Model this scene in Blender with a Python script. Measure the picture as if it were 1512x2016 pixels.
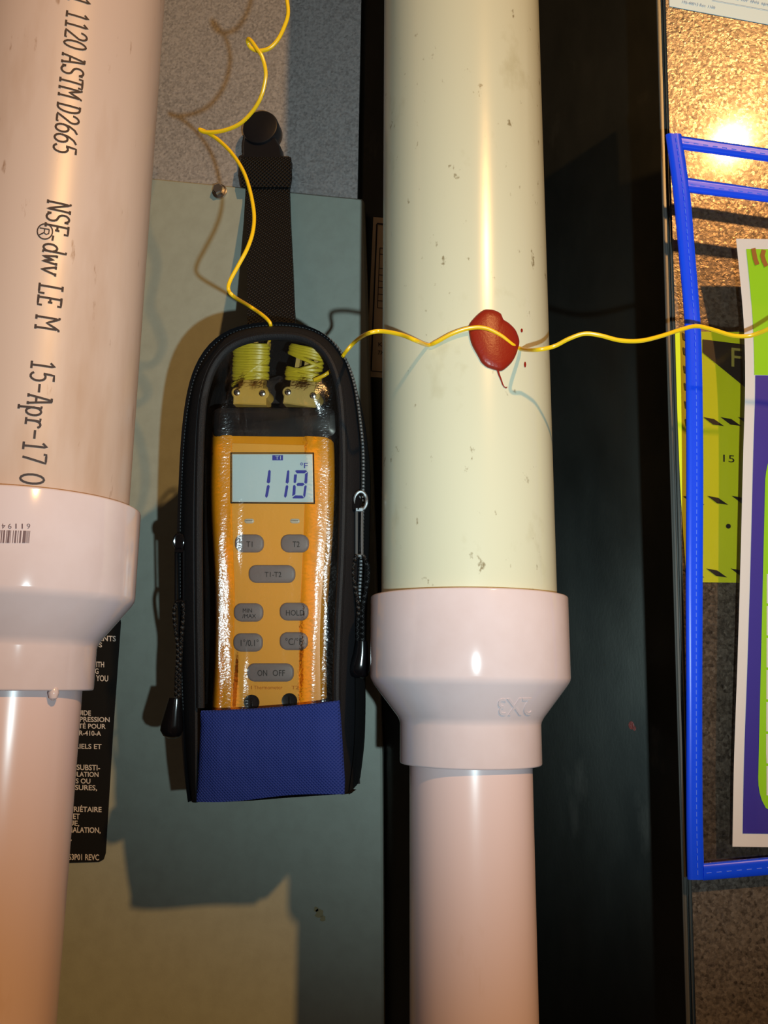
import bpy, bmesh, math, random
from mathutils import Vector
from math import sin, cos, pi, radians, sqrt, atan2
random.seed(7)
for o in list(bpy.data.objects): bpy.data.objects.remove(o)
S = bpy.context.scene
COL = S.collection
W, H, FPX = 1512.0, 2016.0, 1790.0

# ------------------------------------------------------------------ camera
CAM = Vector((0, 0, 1.45))
YAW, PITCH, ROLL = radians(9.5), radians(10.7), radians(0.65)
fw = Vector((-sin(YAW)*cos(PITCH), cos(YAW)*cos(PITCH), sin(PITCH)))
r0 = Vector((cos(YAW), sin(YAW), 0)); u0 = r0.cross(fw)
rt = r0*cos(ROLL) + u0*sin(ROLL); up = u0*cos(ROLL) - r0*sin(ROLL)
cd = bpy.data.cameras.new('camera'); cam = bpy.data.objects.new('camera', cd); COL.objects.link(cam)
from mathutils import Matrix
cam.matrix_world = Matrix(((rt.x, up.x, -fw.x, CAM.x), (rt.y, up.y, -fw.y, CAM.y), (rt.z, up.z, -fw.z, CAM.z), (0, 0, 0, 1)))
cd.sensor_fit = 'VERTICAL'; cd.sensor_height = 36; cd.lens = FPX/H*36; cd.clip_start = 0.01; cd.clip_end = 50
S.camera = cam

# ------------------------------------------------------------------ light
S.view_settings.view_transform = 'Standard'; S.view_settings.look = 'None'
S.view_settings.exposure = 0; S.view_settings.gamma = 1; S.view_settings.use_curve_mapping = False
wd = bpy.data.worlds.new('dim_room'); S.world = wd; wd.use_nodes = True
wd.node_tree.nodes['Background'].inputs[0].default_value = (1.0, 0.72, 0.52, 1)
wd.node_tree.nodes['Background'].inputs[1].default_value = 0.085
def lamp(name, loc, power, col, rad):
    l = bpy.data.lights.new(name, 'POINT'); l.energy = power; l.color = col; l.shadow_soft_size = rad
    o = bpy.data.objects.new(name, l); o.location = loc; COL.objects.link(o); return o
lamp('room_bulb', (1.20, -1.35, 2.75), 165, (1.0, 0.52, 0.17), 0.035)
tl = bpy.data.lights.new('torch_light', 'SPOT'); tl.energy = 9.6; tl.color = (0.74, 0.95, 1.0); tl.shadow_soft_size = .004
tl.spot_size = radians(108); tl.spot_blend = 1.0                    # the phone's own lamp, aimed a little high
to = bpy.data.objects.new('torch_light', tl); COL.objects.link(to)
to.location = CAM + rt*0.058 - up*0.034 - fw*0.01
to.rotation_euler = (fw + up*0.42 + rt*0.05).to_track_quat('-Z', 'Y').to_euler()

# ------------------------------------------------------------------ pixel rays onto real planes
def ray(px, py): return fw + rt*((px-W/2)/FPX) - up*((py-H/2)/FPX)
LEAN, ZB, LEANING = .125, 1.39, [False]       # the pouch and the meter in it lean forward at the top
def lean(p): return Vector((p[0], p[1]-LEAN*(p[2]-ZB), p[2])) if LEANING[0] else Vector(p)
def dep(px, py, d):
    p = CAM + ray(px, py)*d
    if LEANING[0]: p.y += LEAN*(p.z-ZB)      # mesh() puts the lean back
    return p
def onY(px, py, y):
    d = ray(px, py)
    if LEANING[0]:
        k = (y-LEAN*(CAM.z-ZB)-CAM.y)/(d.y+LEAN*d.z); p = CAM+d*k; p.y = y; return p
    return CAM + d*((y-CAM.y)/d.y)
def plane(px, py, p0, n):
    d = ray(px, py); return CAM + d*((p0-CAM).dot(n)/d.dot(n))

# ------------------------------------------------------------------ materials
def lin(c):
    return tuple((v/255/12.92 if v/255 <= .04045 else ((v/255+.055)/1.055)**2.4) for v in c) + (1,)
def nd(nt, t, **k):
    n = nt.nodes.new(t)
    for a, b in k.items(): setattr(n, a, b)
    return n
def pbr(name, col, rough=.5, metal=0.0, dirt=None, bump=None, wave=None, spec=.5, coat=0, stretch=(1, 1, 1), rvar=None):
    """col sRGB; dirt=(col2, scale, lo, hi); bump=(scale, strength, distance); wave=(scale, strength)"""
    m = bpy.data.materials.new(name); m.use_nodes = True; nt = m.node_tree; b = nt.nodes['Principled BSDF']
    b.inputs['Base Color'].default_value = lin(col); b.inputs['Roughness'].default_value = rough
    b.inputs['Metallic'].default_value = metal; b.inputs['Specular IOR Level'].default_value = spec
    b.inputs['Coat Weight'].default_value = coat; b.inputs['Coat Roughness'].default_value = .12
    tc = nd(nt, 'ShaderNodeTexCoord'); mp = nd(nt, 'ShaderNodeMapping'); mp.inputs['Scale'].default_value = stretch
    nt.links.new(tc.outputs['Object'], mp.inputs['Vector'])
    src = None
    for k, (c2, sc, lo, hi) in enumerate(dirt or []):
        n = nd(nt, 'ShaderNodeTexNoise'); n.inputs['Scale'].default_value = sc; n.inputs['Detail'].default_value = 5
        n.inputs['Roughness'].default_value = .6
        nt.links.new(mp.outputs['Vector'], n.inputs['Vector'])
        r = nd(nt, 'ShaderNodeValToRGB'); r.color_ramp.elements[0].position = lo; r.color_ramp.elements[1].position = hi
        nt.links.new(n.outputs['Fac'], r.inputs['Fac'])
        x = nd(nt, 'ShaderNodeMix', data_type='RGBA')
        nt.links.new(r.outputs['Color'], x.inputs['Factor'])
        if src: nt.links.new(src, x.inputs[6])
        else: x.inputs[6].default_value = lin(col)
        x.inputs[7].default_value = lin(c2)
        src = x.outputs[2]
    if src: nt.links.new(src, b.inputs['Base Color'])
    if rvar:
        n = nd(nt, 'ShaderNodeTexNoise'); n.inputs['Scale'].default_value = rvar[0]; n.inputs['Detail'].default_value = 4
        nt.links.new(mp.outputs['Vector'], n.inputs['Vector'])
        mr = nd(nt, 'ShaderNodeMapRange'); mr.inputs['From Min'].default_value = .3; mr.inputs['From Max'].default_value = .7
        mr.inputs['To Min'].default_value = rvar[1]; mr.inputs['To Max'].default_value = rvar[2]
        nt.links.new(n.outputs['Fac'], mr.inputs['Value']); nt.links.new(mr.outputs['Result'], b.inputs['Roughness'])
    hgt = None; stg = 0; dist = .001
    if bump:
        n = nd(nt, 'ShaderNodeTexNoise'); n.inputs['Scale'].default_value = bump[0]; n.inputs['Detail'].default_value = 3
        nt.links.new(mp.outputs['Vector'], n.inputs['Vector']); hgt = n.outputs['Fac']; stg = bump[1]; dist = bump[2]
    if wave:
        outs = []
        for rz in (radians(45), radians(-45)) if len(wave) < 4 else (0, radians(90)):
            mw = nd(nt, 'ShaderNodeMapping'); mw.inputs['Rotation'].default_value = (0, rz, 0)
            nt.links.new(tc.outputs['Object'], mw.inputs['Vector'])
            w = nd(nt, 'ShaderNodeTexWave', wave_type='BANDS', bands_direction='X'); w.inputs['Scale'].default_value = wave[0]
            nt.links.new(mw.outputs['Vector'], w.inputs['Vector']); outs.append(w.outputs['Fac'])
        a = nd(nt, 'ShaderNodeMath', operation='MULTIPLY'); nt.links.new(outs[0], a.inputs[0]); nt.links.new(outs[1], a.inputs[1])
        hgt = a.outputs[0]; stg = wave[1]; dist = wave[2]
    if hgt:
        bp = nd(nt, 'ShaderNodeBump'); bp.inputs['Strength'].default_value = stg; bp.inputs['Distance'].default_value = dist
        nt.links.new(hgt, bp.inputs['Height']); nt.links.new(bp.outputs['Normal'], b.inputs['Normal'])
    return m
def galvanised(name, base, dark, rough, metal, scale, bump, mottled=.5, streak=False):
    m = bpy.data.materials.new(name); m.use_nodes = True; nt = m.node_tree; b = nt.nodes['Principled BSDF']
    tc = nd(nt, 'ShaderNodeTexCoord')
    v = nd(nt, 'ShaderNodeTexVoronoi'); v.inputs['Scale'].default_value = scale
    n = nd(nt, 'ShaderNodeTexNoise'); n.inputs['Scale'].default_value = scale*.9; n.inputs['Detail'].default_value = 4
    n2 = nd(nt, 'ShaderNodeTexNoise'); n2.inputs['Scale'].default_value = 14; n2.inputs['Detail'].default_value = 5
    for q in (v, n, n2): nt.links.new(tc.outputs['Object'], q.inputs['Vector'])
    sep = nd(nt, 'ShaderNodeSeparateColor'); nt.links.new(v.outputs['Color'], sep.inputs[0])
    a = nd(nt, 'ShaderNodeMath', operation='MULTIPLY_ADD'); a.inputs[1].default_value = .35
    nt.links.new(sep.outputs[0], a.inputs[0]); nt.links.new(n.outputs['Fac'], a.inputs[2])
    a2 = nd(nt, 'ShaderNodeMath', operation='MULTIPLY_ADD'); a2.inputs[1].default_value = mottled
    nt.links.new(n2.outputs['Fac'], a2.inputs[0]); nt.links.new(a.outputs[0], a2.inputs[2])
    r = nd(nt, 'ShaderNodeValToRGB'); r.color_ramp.elements[0].position = .5; r.color_ramp.elements[1].position = 1.15 if mottled > .4 else 1.0
    r.color_ramp.elements[0].color = lin(dark); r.color_ramp.elements[1].color = lin(base)
    nt.links.new(a2.outputs[0], r.inputs['Fac']); nt.links.new(r.outputs['Color'], b.inputs['Base Color'])
    b.inputs['Metallic'].default_value = metal
    mr = nd(nt, 'ShaderNodeMapRange'); mr.inputs['To Min'].default_value = rough-.1; mr.inputs['To Max'].default_value = rough+.12
    nt.links.new(sep.outputs[1], mr.inputs['Value']); nt.links.new(mr.outputs['Result'], b.inputs['Roughness'])
    bp = nd(nt, 'ShaderNodeBump'); bp.inputs['Strength'].default_value = bump; bp.inputs['Distance'].default_value = .0006
    nt.links.new(n.outputs['Fac'], bp.inputs['Height']); nt.links.new(bp.outputs['Normal'], b.inputs['Normal'])
    return m
def vinyl(name, tint, rough, bscale, bstr, bdist, fine=0):
    m = bpy.data.materials.new(name); m.use_nodes = True; nt = m.node_tree
    for n in list(nt.nodes): nt.nodes.remove(n)
    out = nd(nt, 'ShaderNodeOutputMaterial'); mx = nd(nt, 'ShaderNodeMixShader')
    t = nd(nt, 'ShaderNodeBsdfTransparent'); t.inputs[0].default_value = lin(tint)
    g = nd(nt, 'ShaderNodeBsdfGlossy'); g.inputs['Roughness'].default_value = rough; g.inputs['Color'].default_value = (1, 1, 1, 1)
    f = nd(nt, 'ShaderNodeFresnel'); f.inputs['IOR'].default_value = 1.5
    tc = nd(nt, 'ShaderNodeTexCoord'); mp = nd(nt, 'ShaderNodeMapping'); mp.inputs['Scale'].default_value = (1, 1, .45)
    n = nd(nt, 'ShaderNodeTexNoise'); n.inputs['Scale'].default_value = bscale; n.inputs['Detail'].default_value = 2
    nt.links.new(tc.outputs['Object'], mp.inputs['Vector']); nt.links.new(mp.outputs['Vector'], n.inputs['Vector'])
    bp = nd(nt, 'ShaderNodeBump'); bp.inputs['Strength'].default_value = bstr; bp.inputs['Distance'].default_value = bdist
    nt.links.new(n.outputs['Fac'], bp.inputs['Height'])
    nrm = bp.outputs['Normal']
    if fine:
        n3 = nd(nt, 'ShaderNodeTexNoise'); n3.inputs['Scale'].default_value = 900; n3.inputs['Detail'].default_value = 2
        m3 = nd(nt, 'ShaderNodeMapping'); m3.inputs['Scale'].default_value = (.7, .7, 1.0)
        nt.links.new(tc.outputs['Object'], m3.inputs['Vector']); nt.links.new(m3.outputs['Vector'], n3.inputs['Vector'])
        b3 = nd(nt, 'ShaderNodeBump'); b3.inputs['Strength'].default_value = fine; b3.inputs['Distance'].default_value = .0003
        nt.links.new(n3.outputs['Fac'], b3.inputs['Height']); nt.links.new(nrm, b3.inputs['Normal']); nrm = b3.outputs['Normal']
    nt.links.new(nrm, g.inputs['Normal']); nt.links.new(nrm, f.inputs['Normal'])
    nt.links.new(f.outputs[0], mx.inputs[0]); nt.links.new(t.outputs[0], mx.inputs[1]); nt.links.new(g.outputs[0], mx.inputs[2])
    nt.links.new(mx.outputs[0], out.inputs[0])
    return m

M = {}
M['pvc_cream'] = pbr('cream_pvc', (199, 199, 176), .22, dirt=[((176, 172, 142), 30, .60, .80), ((136, 126, 98), 150, .655, .72)], stretch=(1, 1, .7), bump=(60, .04, .001))
M['pvc_pink'] = pbr('stained_pvc', (192, 169, 157), .34, dirt=[((172, 142, 122), 26, .50, .78), ((138, 104, 80), 230, .66, .78)], stretch=(1, 1, .22), bump=(60, .06, .001))
M['pvc_fit'] = pbr('white_fitting', (206, 190, 193), .11, dirt=[((199, 181, 182), 20, .45, .7)], bump=(30, .02, .001))
M['pvc_low'] = pbr('small_pvc', (210, 188, 188), .24, dirt=[((190, 160, 140), 40, .60, .80)], stretch=(1, 1, .25), bump=(50, .03, .001))
M['ink'] = pbr('black_ink', (34, 20, 26), .6)
M['ink_soft'] = pbr('faded_ink', (96, 70, 74), .6)
M['panel'] = pbr('grey_enamel', (152, 160, 150), .36, dirt=[((146, 153, 143), 90, .4, .7)], bump=(900, .10, .0004))
M['galv'] = galvanised('weathered_zinc', (176, 174, 174), (134, 132, 132), .44, .35, 560, .3, .3)
M['galv_bright'] = galvanised('bright_zinc', (116, 107, 98), (58, 52, 48), .30, .5, 640, .32, .35)
M['galv_bright'].node_tree.nodes['Principled BSDF'].inputs['Coat Weight'].default_value = .22
M['galv_bright'].node_tree.nodes['Principled BSDF'].inputs['Coat Roughness'].default_value = .085
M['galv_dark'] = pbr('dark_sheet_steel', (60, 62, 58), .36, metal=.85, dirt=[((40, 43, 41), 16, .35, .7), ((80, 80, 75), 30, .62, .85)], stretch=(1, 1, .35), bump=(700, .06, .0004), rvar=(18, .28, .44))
M['seam'] = pbr('seam_steel', (96, 96, 92), .4, metal=.6)
M['wall'] = pbr('dark_wall', (50, 44, 40), .8)
M['black'] = pbr('black_fabric', (17, 17, 21), .7, bump=(1500, .5, .0005), spec=.3)
M['welt'] = pbr('black_welt', (13, 13, 17), .65, bump=(1500, .5, .0004), spec=.3)
M['web'] = pbr('black_webbing', (15, 14, 15), .55, wave=(150, 1.0, .0012), spec=.35)
M['rubber'] = pbr('black_rubber', (20, 20, 24), .35)
M['gloss_black'] = pbr('gloss_black_plastic', (10, 10, 13), .16)
M['lining'] = pbr('dark_lining', (30, 20, 20), .8)
M['blue_canvas'] = pbr('navy_canvas', (26, 46, 120), .75, wave=(250, .6, .0010), spec=.3)
M['blue_trim'] = pbr('royal_blue_vinyl', (14, 66, 226), .3, bump=(40, .1, .001), spec=.3)
M['stitch'] = pbr('blue_thread', (70, 110, 235), .6)
M['orange'] = pbr('orange_plastic', (246, 154, 18), .38, bump=(1800, .08, .0003))
M['orange2'] = pbr('orange_faceplate', (246, 168, 62), .5, bump=(2200, .1, .0003))
M['btn'] = pbr('grey_rubber_key', (130, 118, 120), .5)
M['btn_ink'] = pbr('key_ink', (40, 34, 36), .6)
M['lcd'] = pbr('lcd_glass', (200, 219, 228), .25)
M['lcd_ink'] = pbr('lcd_segment', (62, 66, 168), .4)
M['led'] = pbr('clear_led', (205, 195, 180), .25)
M['tan'] = pbr('tan_plug', (206, 160, 72), .5)
M['tan2'] = pbr('olive_tan_plug', (184, 152, 82), .5)
M['wire'] = pbr('yellow_insulation', (232, 186, 22), .3)
M['wire_old'] = pbr('olive_yellow_insulation', (200, 176, 40), .4)
M['steel'] = pbr('zinc_screw', (205, 200, 195), .25, metal=1)
M['pewter'] = pbr('grey_metal', (150, 155, 158), .3, metal=.8)
M['putty'] = pbr('red_sealant', (132, 32, 16), .36, bump=(900, .2, .0006), spec=.35)
M['sticker_black'] = pbr('black_sticker', (16, 16, 16), .45)
M['sticker_white'] = pbr('white_ink', (205, 200, 196), .5)
M['paper'] = pbr('white_paper', (226, 224, 228), .6)
M['lime'] = pbr('lime_ink', (150, 214, 12), .5)
M['indigo'] = pbr('indigo_ink', (52, 40, 156), .5)
M['brown_reflection'] = pbr('brown_reflection', (158, 98, 36), .5)
M['yg'] = pbr('yellow_green_sticker', (214, 222, 8), .5)
M['tan_paper'] = pbr('buff_paper', (222, 196, 160), .7)
M['blue_ink'] = pbr('pale_blue_ink', (108, 136, 176), .6)
M['pouch_vinyl'] = vinyl('scuffed_clear_vinyl', (246, 243, 236), .2, 55, .5, .004, .6)
M['holder_vinyl'] = vinyl('creased_clear_vinyl', (240, 236, 232), .12, 45, .3, .006, .15)
M['led_hole'] = M['rubber']

# ------------------------------------------------------------------ object helpers
WL = {}
def thing(name, label, cat, loc, group=None):
    loc = lean(loc); o = bpy.data.objects.new(name, None); COL.objects.link(o); o.location = loc
    o['label'] = label; o['category'] = cat
    if group: o['group'] = group
    o.empty_display_size = .02; WL[o.name] = Vector(loc); return o
def mesh(name, v, f, mat, parent=None, smooth=True, label=None, kind=None, sharp=35):
    off = WL[parent.name] if parent else Vector((0, 0, 0))
    me = bpy.data.meshes.new(name); me.from_pydata([tuple(lean(p)-off) for p in v], [], f)
    bm = bmesh.new(); bm.from_mesh(me); bmesh.ops.recalc_face_normals(bm, faces=bm.faces); bm.to_mesh(me); bm.free()
    me.materials.append(mat)
    if smooth:
        me.polygons.foreach_set('use_smooth', [True]*len(me.polygons)); me.set_sharp_from_angle(angle=radians(sharp))
    o = bpy.data.objects.new(name, me); COL.objects.link(o)
    if parent: o.parent = parent
    WL[o.name] = off
    if label: o['label'] = label
    if kind: o['kind'] = kind
    return o
def solo(name, label, cat, v, f, mat, **k):
    o = mesh(name, v, f, mat, None, **k); o['label'] = label; o['category'] = cat; return o
class MB:
    def __init__(s): s.v = []; s.f = []
    def add(s, v, f):
        n = len(s.v); s.v += [Vector(p) for p in v]; s.f += [tuple(i+n for i in q) for q in f]; return s
def tube(path, r, n=8, cap=True, closed=False):
    P = [Vector(p) for p in path]; v = []; f = []; k = len(P); rr = r if isinstance(r, (list, tuple)) else [r]*k
    nrm = None
    for i in range(k):
        a = P[i-1] if (i or closed) else P[i]; b = P[(i+1) % k] if (i < k-1 or closed) else P[i]
        t = (b-a).normalized()
        if nrm is None:
            nrm = t.orthogonal().normalized()
        nrm = (nrm - t*nrm.dot(t)).normalized(); bi = t.cross(nrm)
        for j in range(n):
            an = 2*pi*j/n; v.append(P[i] + (nrm*cos(an)+bi*sin(an))*rr[i])
    for i in range(k if closed else k-1):
        for j in range(n):
            a = i*n+j; b = i*n+(j+1) % n; c = ((i+1) % k)*n+(j+1) % n; d = ((i+1) % k)*n+j
            f.append((a, b, c, d))
    if cap and not closed: f.append(tuple(range(n))[::-1]); f.append(tuple((k-1)*n+j for j in range(n)))
    return v, f
def spline(pts, sub=6):
    """Catmull-Rom through tuples of any length"""
    out = []; n = len(pts)
    for i in range(n-1):
        p0 = pts[max(i-1, 0)]; p1 = pts[i]; p2 = pts[i+1]; p3 = pts[min(i+2, n-1)]
        for s in range(sub):
            t = s/sub
            out.append(tuple(.5*((2*b)+(-a+c)*t+(2*a-5*b+4*c-d)*t*t+(-a+3*b-3*c+d)*t**3) for a, b, c, d in zip(p0, p1, p2, p3)))
    out.append(tuple(pts[-1])); return out
def grid(rows, closed=False):
    m = len(rows[0]); v = [p for r in rows for p in r]; f = []
    for i in range(len(rows)-1):
        for j in range(m if closed else m-1):
            f.append((i*m+j, i*m+(j+1) % m, (i+1)*m+(j+1) % m, (i+1)*m+j))
    return v, f
def slab(v, f, n, t):
    """thicken an open sheet along vector n by t"""
    V = [Vector(p) for p in v]; k = len(V); N = Vector(n)*t
    vv = V+[p+N for p in V]; ff = list(f)+[tuple(i+k for i in q[::-1]) for q in f]
    cnt = {}
    for q in f:
        for a, b in zip(q, q[1:]+q[:1]): cnt[(a, b)] = cnt.get((a, b), 0)+1
    for (a, b) in list(cnt):
        if (b, a) not in cnt: ff.append((b, a, a+k, b+k))
    return vv, ff
def offset2(pts, d):
    """inset a closed CCW or CW 2-D outline by d (positive = inwards)"""
    n = len(pts); area = sum(pts[i][0]*pts[(i+1) % n][1]-pts[(i+1) % n][0]*pts[i][1] for i in range(n)); s = 1 if area > 0 else -1
    out = []
    for i in range(n):
        a = Vector(pts[i-1]); b = Vector(pts[i]); c = Vector(pts[(i+1) % n])
        e1 = (b-a); e2 = (c-b)
        if e1.length < 1e-9: e1 = e2
        if e2.length < 1e-9: e2 = e1
        n1 = Vector((-e1.y, e1.x)).normalized()*s; n2 = Vector((-e2.y, e2.x)).normalized()*s
        m = n1+n2
        m = m.normalized() if m.length > 1e-6 else n1
        out.append(b+m*(d/max(.5, m.dot(n1))))
    return out
def loft(out2, rings, cap0=True, cap1=True):
    """out2: outline in (X,Z); rings: (y, inset)"""
    n = len(out2); v = []; f = []
    for y, d in rings:
        v += [(p[0], y, p[1]) for p in offset2(out2, d)]
    for i in range(len(rings)-1):
        for j in range(n): f.append((i*n+j, i*n+(j+1) % n, (i+1)*n+(j+1) % n, (i+1)*n+j))
    if cap0: f.append(tuple(range(n)))
    if cap1: f.append(tuple((len(rings)-1)*n+j for j in range(n))[::-1])
    return v, f
def xz(pxs, y): return [(p.x, p.z) for p in (onY(a, b, y) for a, b in pxs)]
def stadium(x0, y0, x1, y1, k=8, rad=None):
    r = rad if rad else (y1-y0)/2; out = []
    for cx, cy, a0 in ((x1-r, y0+r, -90), (x1-r, y1-r, 0), (x0+r, y1-r, 90), (x0+r, y0+r, 180)):
        for i in range(k+1):
            a = radians(a0+90*i/k); out.append((cx+r*cos(a), cy+r*sin(a)))
    return out
def box(c, sx, sy, sz):
    c = Vector(c); v = [c+Vector((a*sx/2, b*sy/2, d*sz/2)) for a in (-1, 1) for b in (-1, 1) for d in (-1, 1)]
    return v, [(0, 1, 3, 2), (4, 6, 7, 5), (0, 4, 5, 1), (2, 3, 7, 6), (0, 2, 6, 4), (1, 5, 7, 3)]
BOLD = [0]
def text2(s):
    """lettering as flat polygons, in a unit box"""
    cu = bpy.data.curves.new('t', 'FONT'); cu.body = s; cu.resolution_u = 3; cu.offset = BOLD[0]
    ob = bpy.data.objects.new('t', cu); me = bpy.data.meshes.new_from_object(ob)
    v = [(p.co.x, p.co.y) for p in me.vertices]; f = [tuple(p.vertices) for p in me.polygons]
    bpy.data.objects.remove(ob); bpy.data.meshes.remove(me)
    x0 = min(p[0] for p in v); x1 = max(p[0] for p in v); y0 = min(p[1] for p in v); y1 = max(p[1] for p in v)
    return [((a-x0)/(x1-x0), (b-y0)/(y1-y0)) for a, b in v], f
def lettering(s, fn, quad, parent, mat, name='lettering', target=None):
    """quad px corners TL,TR,BR,BL of the lettering's box; fn maps px to a surface point"""
    v, f = text2(s); TL, TR, BR, BL = [Vector(q) for q in quad]
    out = [fn(*((TL*(1-a)+TR*a)*b+(BL*(1-a)+BR*a)*(1-b))) for a, b in v]
    if target is not None: target.add(out, f); return
    return mesh(name, out, f, mat, parent, smooth=False)
def rect(x0, y0, x1, y1, sl=0): return ((x0, y0), (x1, y0+sl), (x1, y1+sl), (x0, y1))

# ================================================================== SETTING / SHEET METAL
PY = .575                                            # front of the grey access panel
for nm, cc_, sx, sy, sz in (('wall_back', (0, .93, 1.6), 3.6, .04, 3.2), ('wall_left', (-1.8, -.9, 1.6), .04, 3.7, 3.2), ('wall_right', (1.8, -.9, 1.6), .04, 3.7, 3.2), ('floor', (0, -.9, -.02), 3.64, 3.7, .04)):
    o = mesh(nm, *box(cc_, sx, sy, sz), M['wall'], None, smooth=False); o['kind'] = 'structure'

# dark sheet of the cabinet between the panel and the duct
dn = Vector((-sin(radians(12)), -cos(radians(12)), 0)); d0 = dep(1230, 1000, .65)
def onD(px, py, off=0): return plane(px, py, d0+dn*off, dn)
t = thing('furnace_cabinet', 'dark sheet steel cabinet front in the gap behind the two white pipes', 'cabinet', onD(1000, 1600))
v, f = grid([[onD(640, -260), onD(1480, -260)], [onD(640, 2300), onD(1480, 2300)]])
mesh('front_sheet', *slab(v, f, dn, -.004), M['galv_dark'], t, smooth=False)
b = MB()
for (px, py, r) in ((1243, 1428, 7), (1249, 1434, 4)):
    c = onD(px, py, .0006); b.add([c + Vector((dn.y*-1, dn.x, 0))*(cos(a*pi/6)*r*.00028)+Vector((0, 0, 1))*(sin(a*pi/6)*r*.0004) for a in range(12)], [tuple(range(12))])
mesh('red_smear', b.v, b.f, M['putty'], t, smooth=False, label='small dark red smear on the dark sheet')

# galvanised plenum sheet above the panel
t = thing('plenum_sheet', 'dull galvanized sheet metal above the grey panel, with the round magnet stuck on it', 'sheet metal', onY(500, 300, PY+.006))
def onG(px, py): return onY(px, py, PY+.006)
v, f = grid([[onG(-260, -260), onG(716, -260)], [onG(-260, 460), onG(702, 460)]])
mesh('sheet', *slab(v, f, (0, 1, 0), .0015), M['galv'], t, smooth=False)

# grey access panel
t = thing('access_panel', 'grey-green enamelled steel access panel behind the meter pouch', 'panel', onY(450, 1900, PY))
pan = [(-300, 292), (712, 391), (716, 396), (752, 1490), (757, 2300), (-300, 2300)]
mesh('panel_sheet', *loft(xz(pan, PY), [(PY+.0055, 0), (PY+.0012, 0), (PY, .0012)]), M['panel'], t, sharp=20)
# hex washer-head screw
c = onY(433, 378, PY)
hx = MB()
hx.add(*loft([(c.x+.0056*cos(a*pi/12), c.z+.0056*sin(a*pi/12)) for a in range(24)], [(PY-.0001, 0), (PY-.0012, .0002), (PY-.0016, .0011)]))
hx.add(*loft([(c.x+.0041*cos(a*pi/3+.3), c.z+.0041*sin(a*pi/3+.3)) for a in range(6)], [(PY-.0012, 0), (PY-.005, 0), (PY-.0056, .0006)]))
mesh('hex_screw', hx.v, hx.f, M['steel'], t, sharp=25, label='zinc hex washer-head screw at the top edge')
b = MB()
for (px, py, r) in ((628, 1798, 9), (635, 1808, 6), (622, 1790, 5)):
    p = onY(px, py, PY-.0002); b.add([(p.x+r*.00028*cos(a*pi/5)*(1+.4*sin(a*2.3)), p.y, p.z+r*.0003*sin(a*pi/5)) for a in range(10)], [tuple(range(10))])
mesh('glue_smudge', b.v, b.f, pbr('old_glue', (142, 134, 100), .5), t, smooth=False, label='faint yellowish glue smudge')

# black warning sticker behind the left pipe
def onS(px, py): return onY(px, py, PY-.0004)
def onS2(px, py): return onY(px, py, PY-.0008)
st = [(236, 1215), (238, 1225), (222, 1450), (208, 1680), (204, 1692), (195, 1697), (60, 1701), (20, 1701), (60, 1215)]
t = thing('warning_sticker', 'black warning sticker with white French lettering, half hidden behind the left pipe', 'sticker', onS(150, 1690))
mesh('sticker_sheet', *loft(xz(st, PY-.0004), [(PY-.00005, 0), (PY-.0004, 0)]), M['sticker_black'], t, smooth=False)
b = MB(); BOLD[0] = .018
for s, x0, x1, y0, y1 in (('ENTS', 196, 228, 1251, 1262), ('S', 194, 201, 1264, 1274), ('WITH', 178, 205, 1302, 1313), ('NG', 179, 194, 1315, 1326),
        ('YOU', 189, 213, 1329, 1341), ('UIDE', 153, 179, 1398, 1408), ('PRESSION', 157, 216, 1411, 1421), ('ITÉ POUR', 152, 208, 1422, 1434), ('R-410-A', 156, 199, 1438, 1448),
        ('RIELS ET', 148, 200, 1464, 1474), ('SUBSTI-', 151, 197, 1505, 1516), ('ULATION', 143, 194, 1519, 1529), ('TS OU', 141, 178, 1532, 1542),
        ('SSURES,', 141, 191, 1545, 1557), ('PRIÉTAIRE', 138, 200, 1585, 1598), ('N ET', 131, 157, 1601, 1612), ('UE,', 136, 156, 1615, 1627),
        ('HALATION,', 135, 198, 1628, 1641), ('U,', 128, 141, 1643, 1656), ('563P01 REVC', 129, 195, 1681, 1693)):
    lettering(s, onS2, rect(x0, y0, x1, y1, 1), None, None, target=b)
mesh('lettering', b.v, b.f, M['sticker_white'], t, smooth=False); BOLD[0] = 0

# upright of the cabinet frame behind the right pipe
FYL = PY+.014
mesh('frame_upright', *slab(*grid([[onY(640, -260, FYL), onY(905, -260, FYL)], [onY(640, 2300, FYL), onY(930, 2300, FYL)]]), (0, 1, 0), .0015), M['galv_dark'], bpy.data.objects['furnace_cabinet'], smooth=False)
# buff data label on the upright, seen past the right pipe
def onL(px, py): return onY(px, py, FYL-.0004)
def onL2(px, py): return onY(px, py, FYL-.0008)
t = thing('data_label', 'buff paper data label with a black border, peeking out left of the right pipe', 'label', onL(740, 740))
mesh('paper', *slab(*grid([[onL(735, 427), onL(860, 440)], [onL(721, 741), onL(850, 752)]]), (0, 1, 0), .0003), M['tan_paper'], t, smooth=False)
b = MB()
def stroke(bm, fn, pts, w):
    L = []; R = []
    for i, p in enumerate(pts):
        a = Vector(pts[max(i-1, 0)]); c = Vector(pts[min(i+1, len(pts)-1)]); d = (c-a).normalized(); n = Vector((-d.y, d.x))*w/2
        L.append(fn(*(Vector(p)+n))); R.append(fn(*(Vector(p)-n)))
    bm.add(*grid([L, R]))
stroke(b, onL2, [(850, 452), (742.5, 440), (742, 442), (730.5, 730), (845, 741)], 3)
for y in (488, 500, 528, 541, 553, 566, 579, 592, 606): stroke(b, onL2, [(748-(y-488)*.04, y), (757, y+1)], 1.4)
stroke(b, onL2, [(748, 488), (743, 606)], 1.4)
lettering('K', onL2, rect(745, 674, 753, 682), None, None, target=b); lettering('7X', onL2, rect(744, 690, 756, 698), None, None, target=b)
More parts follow.
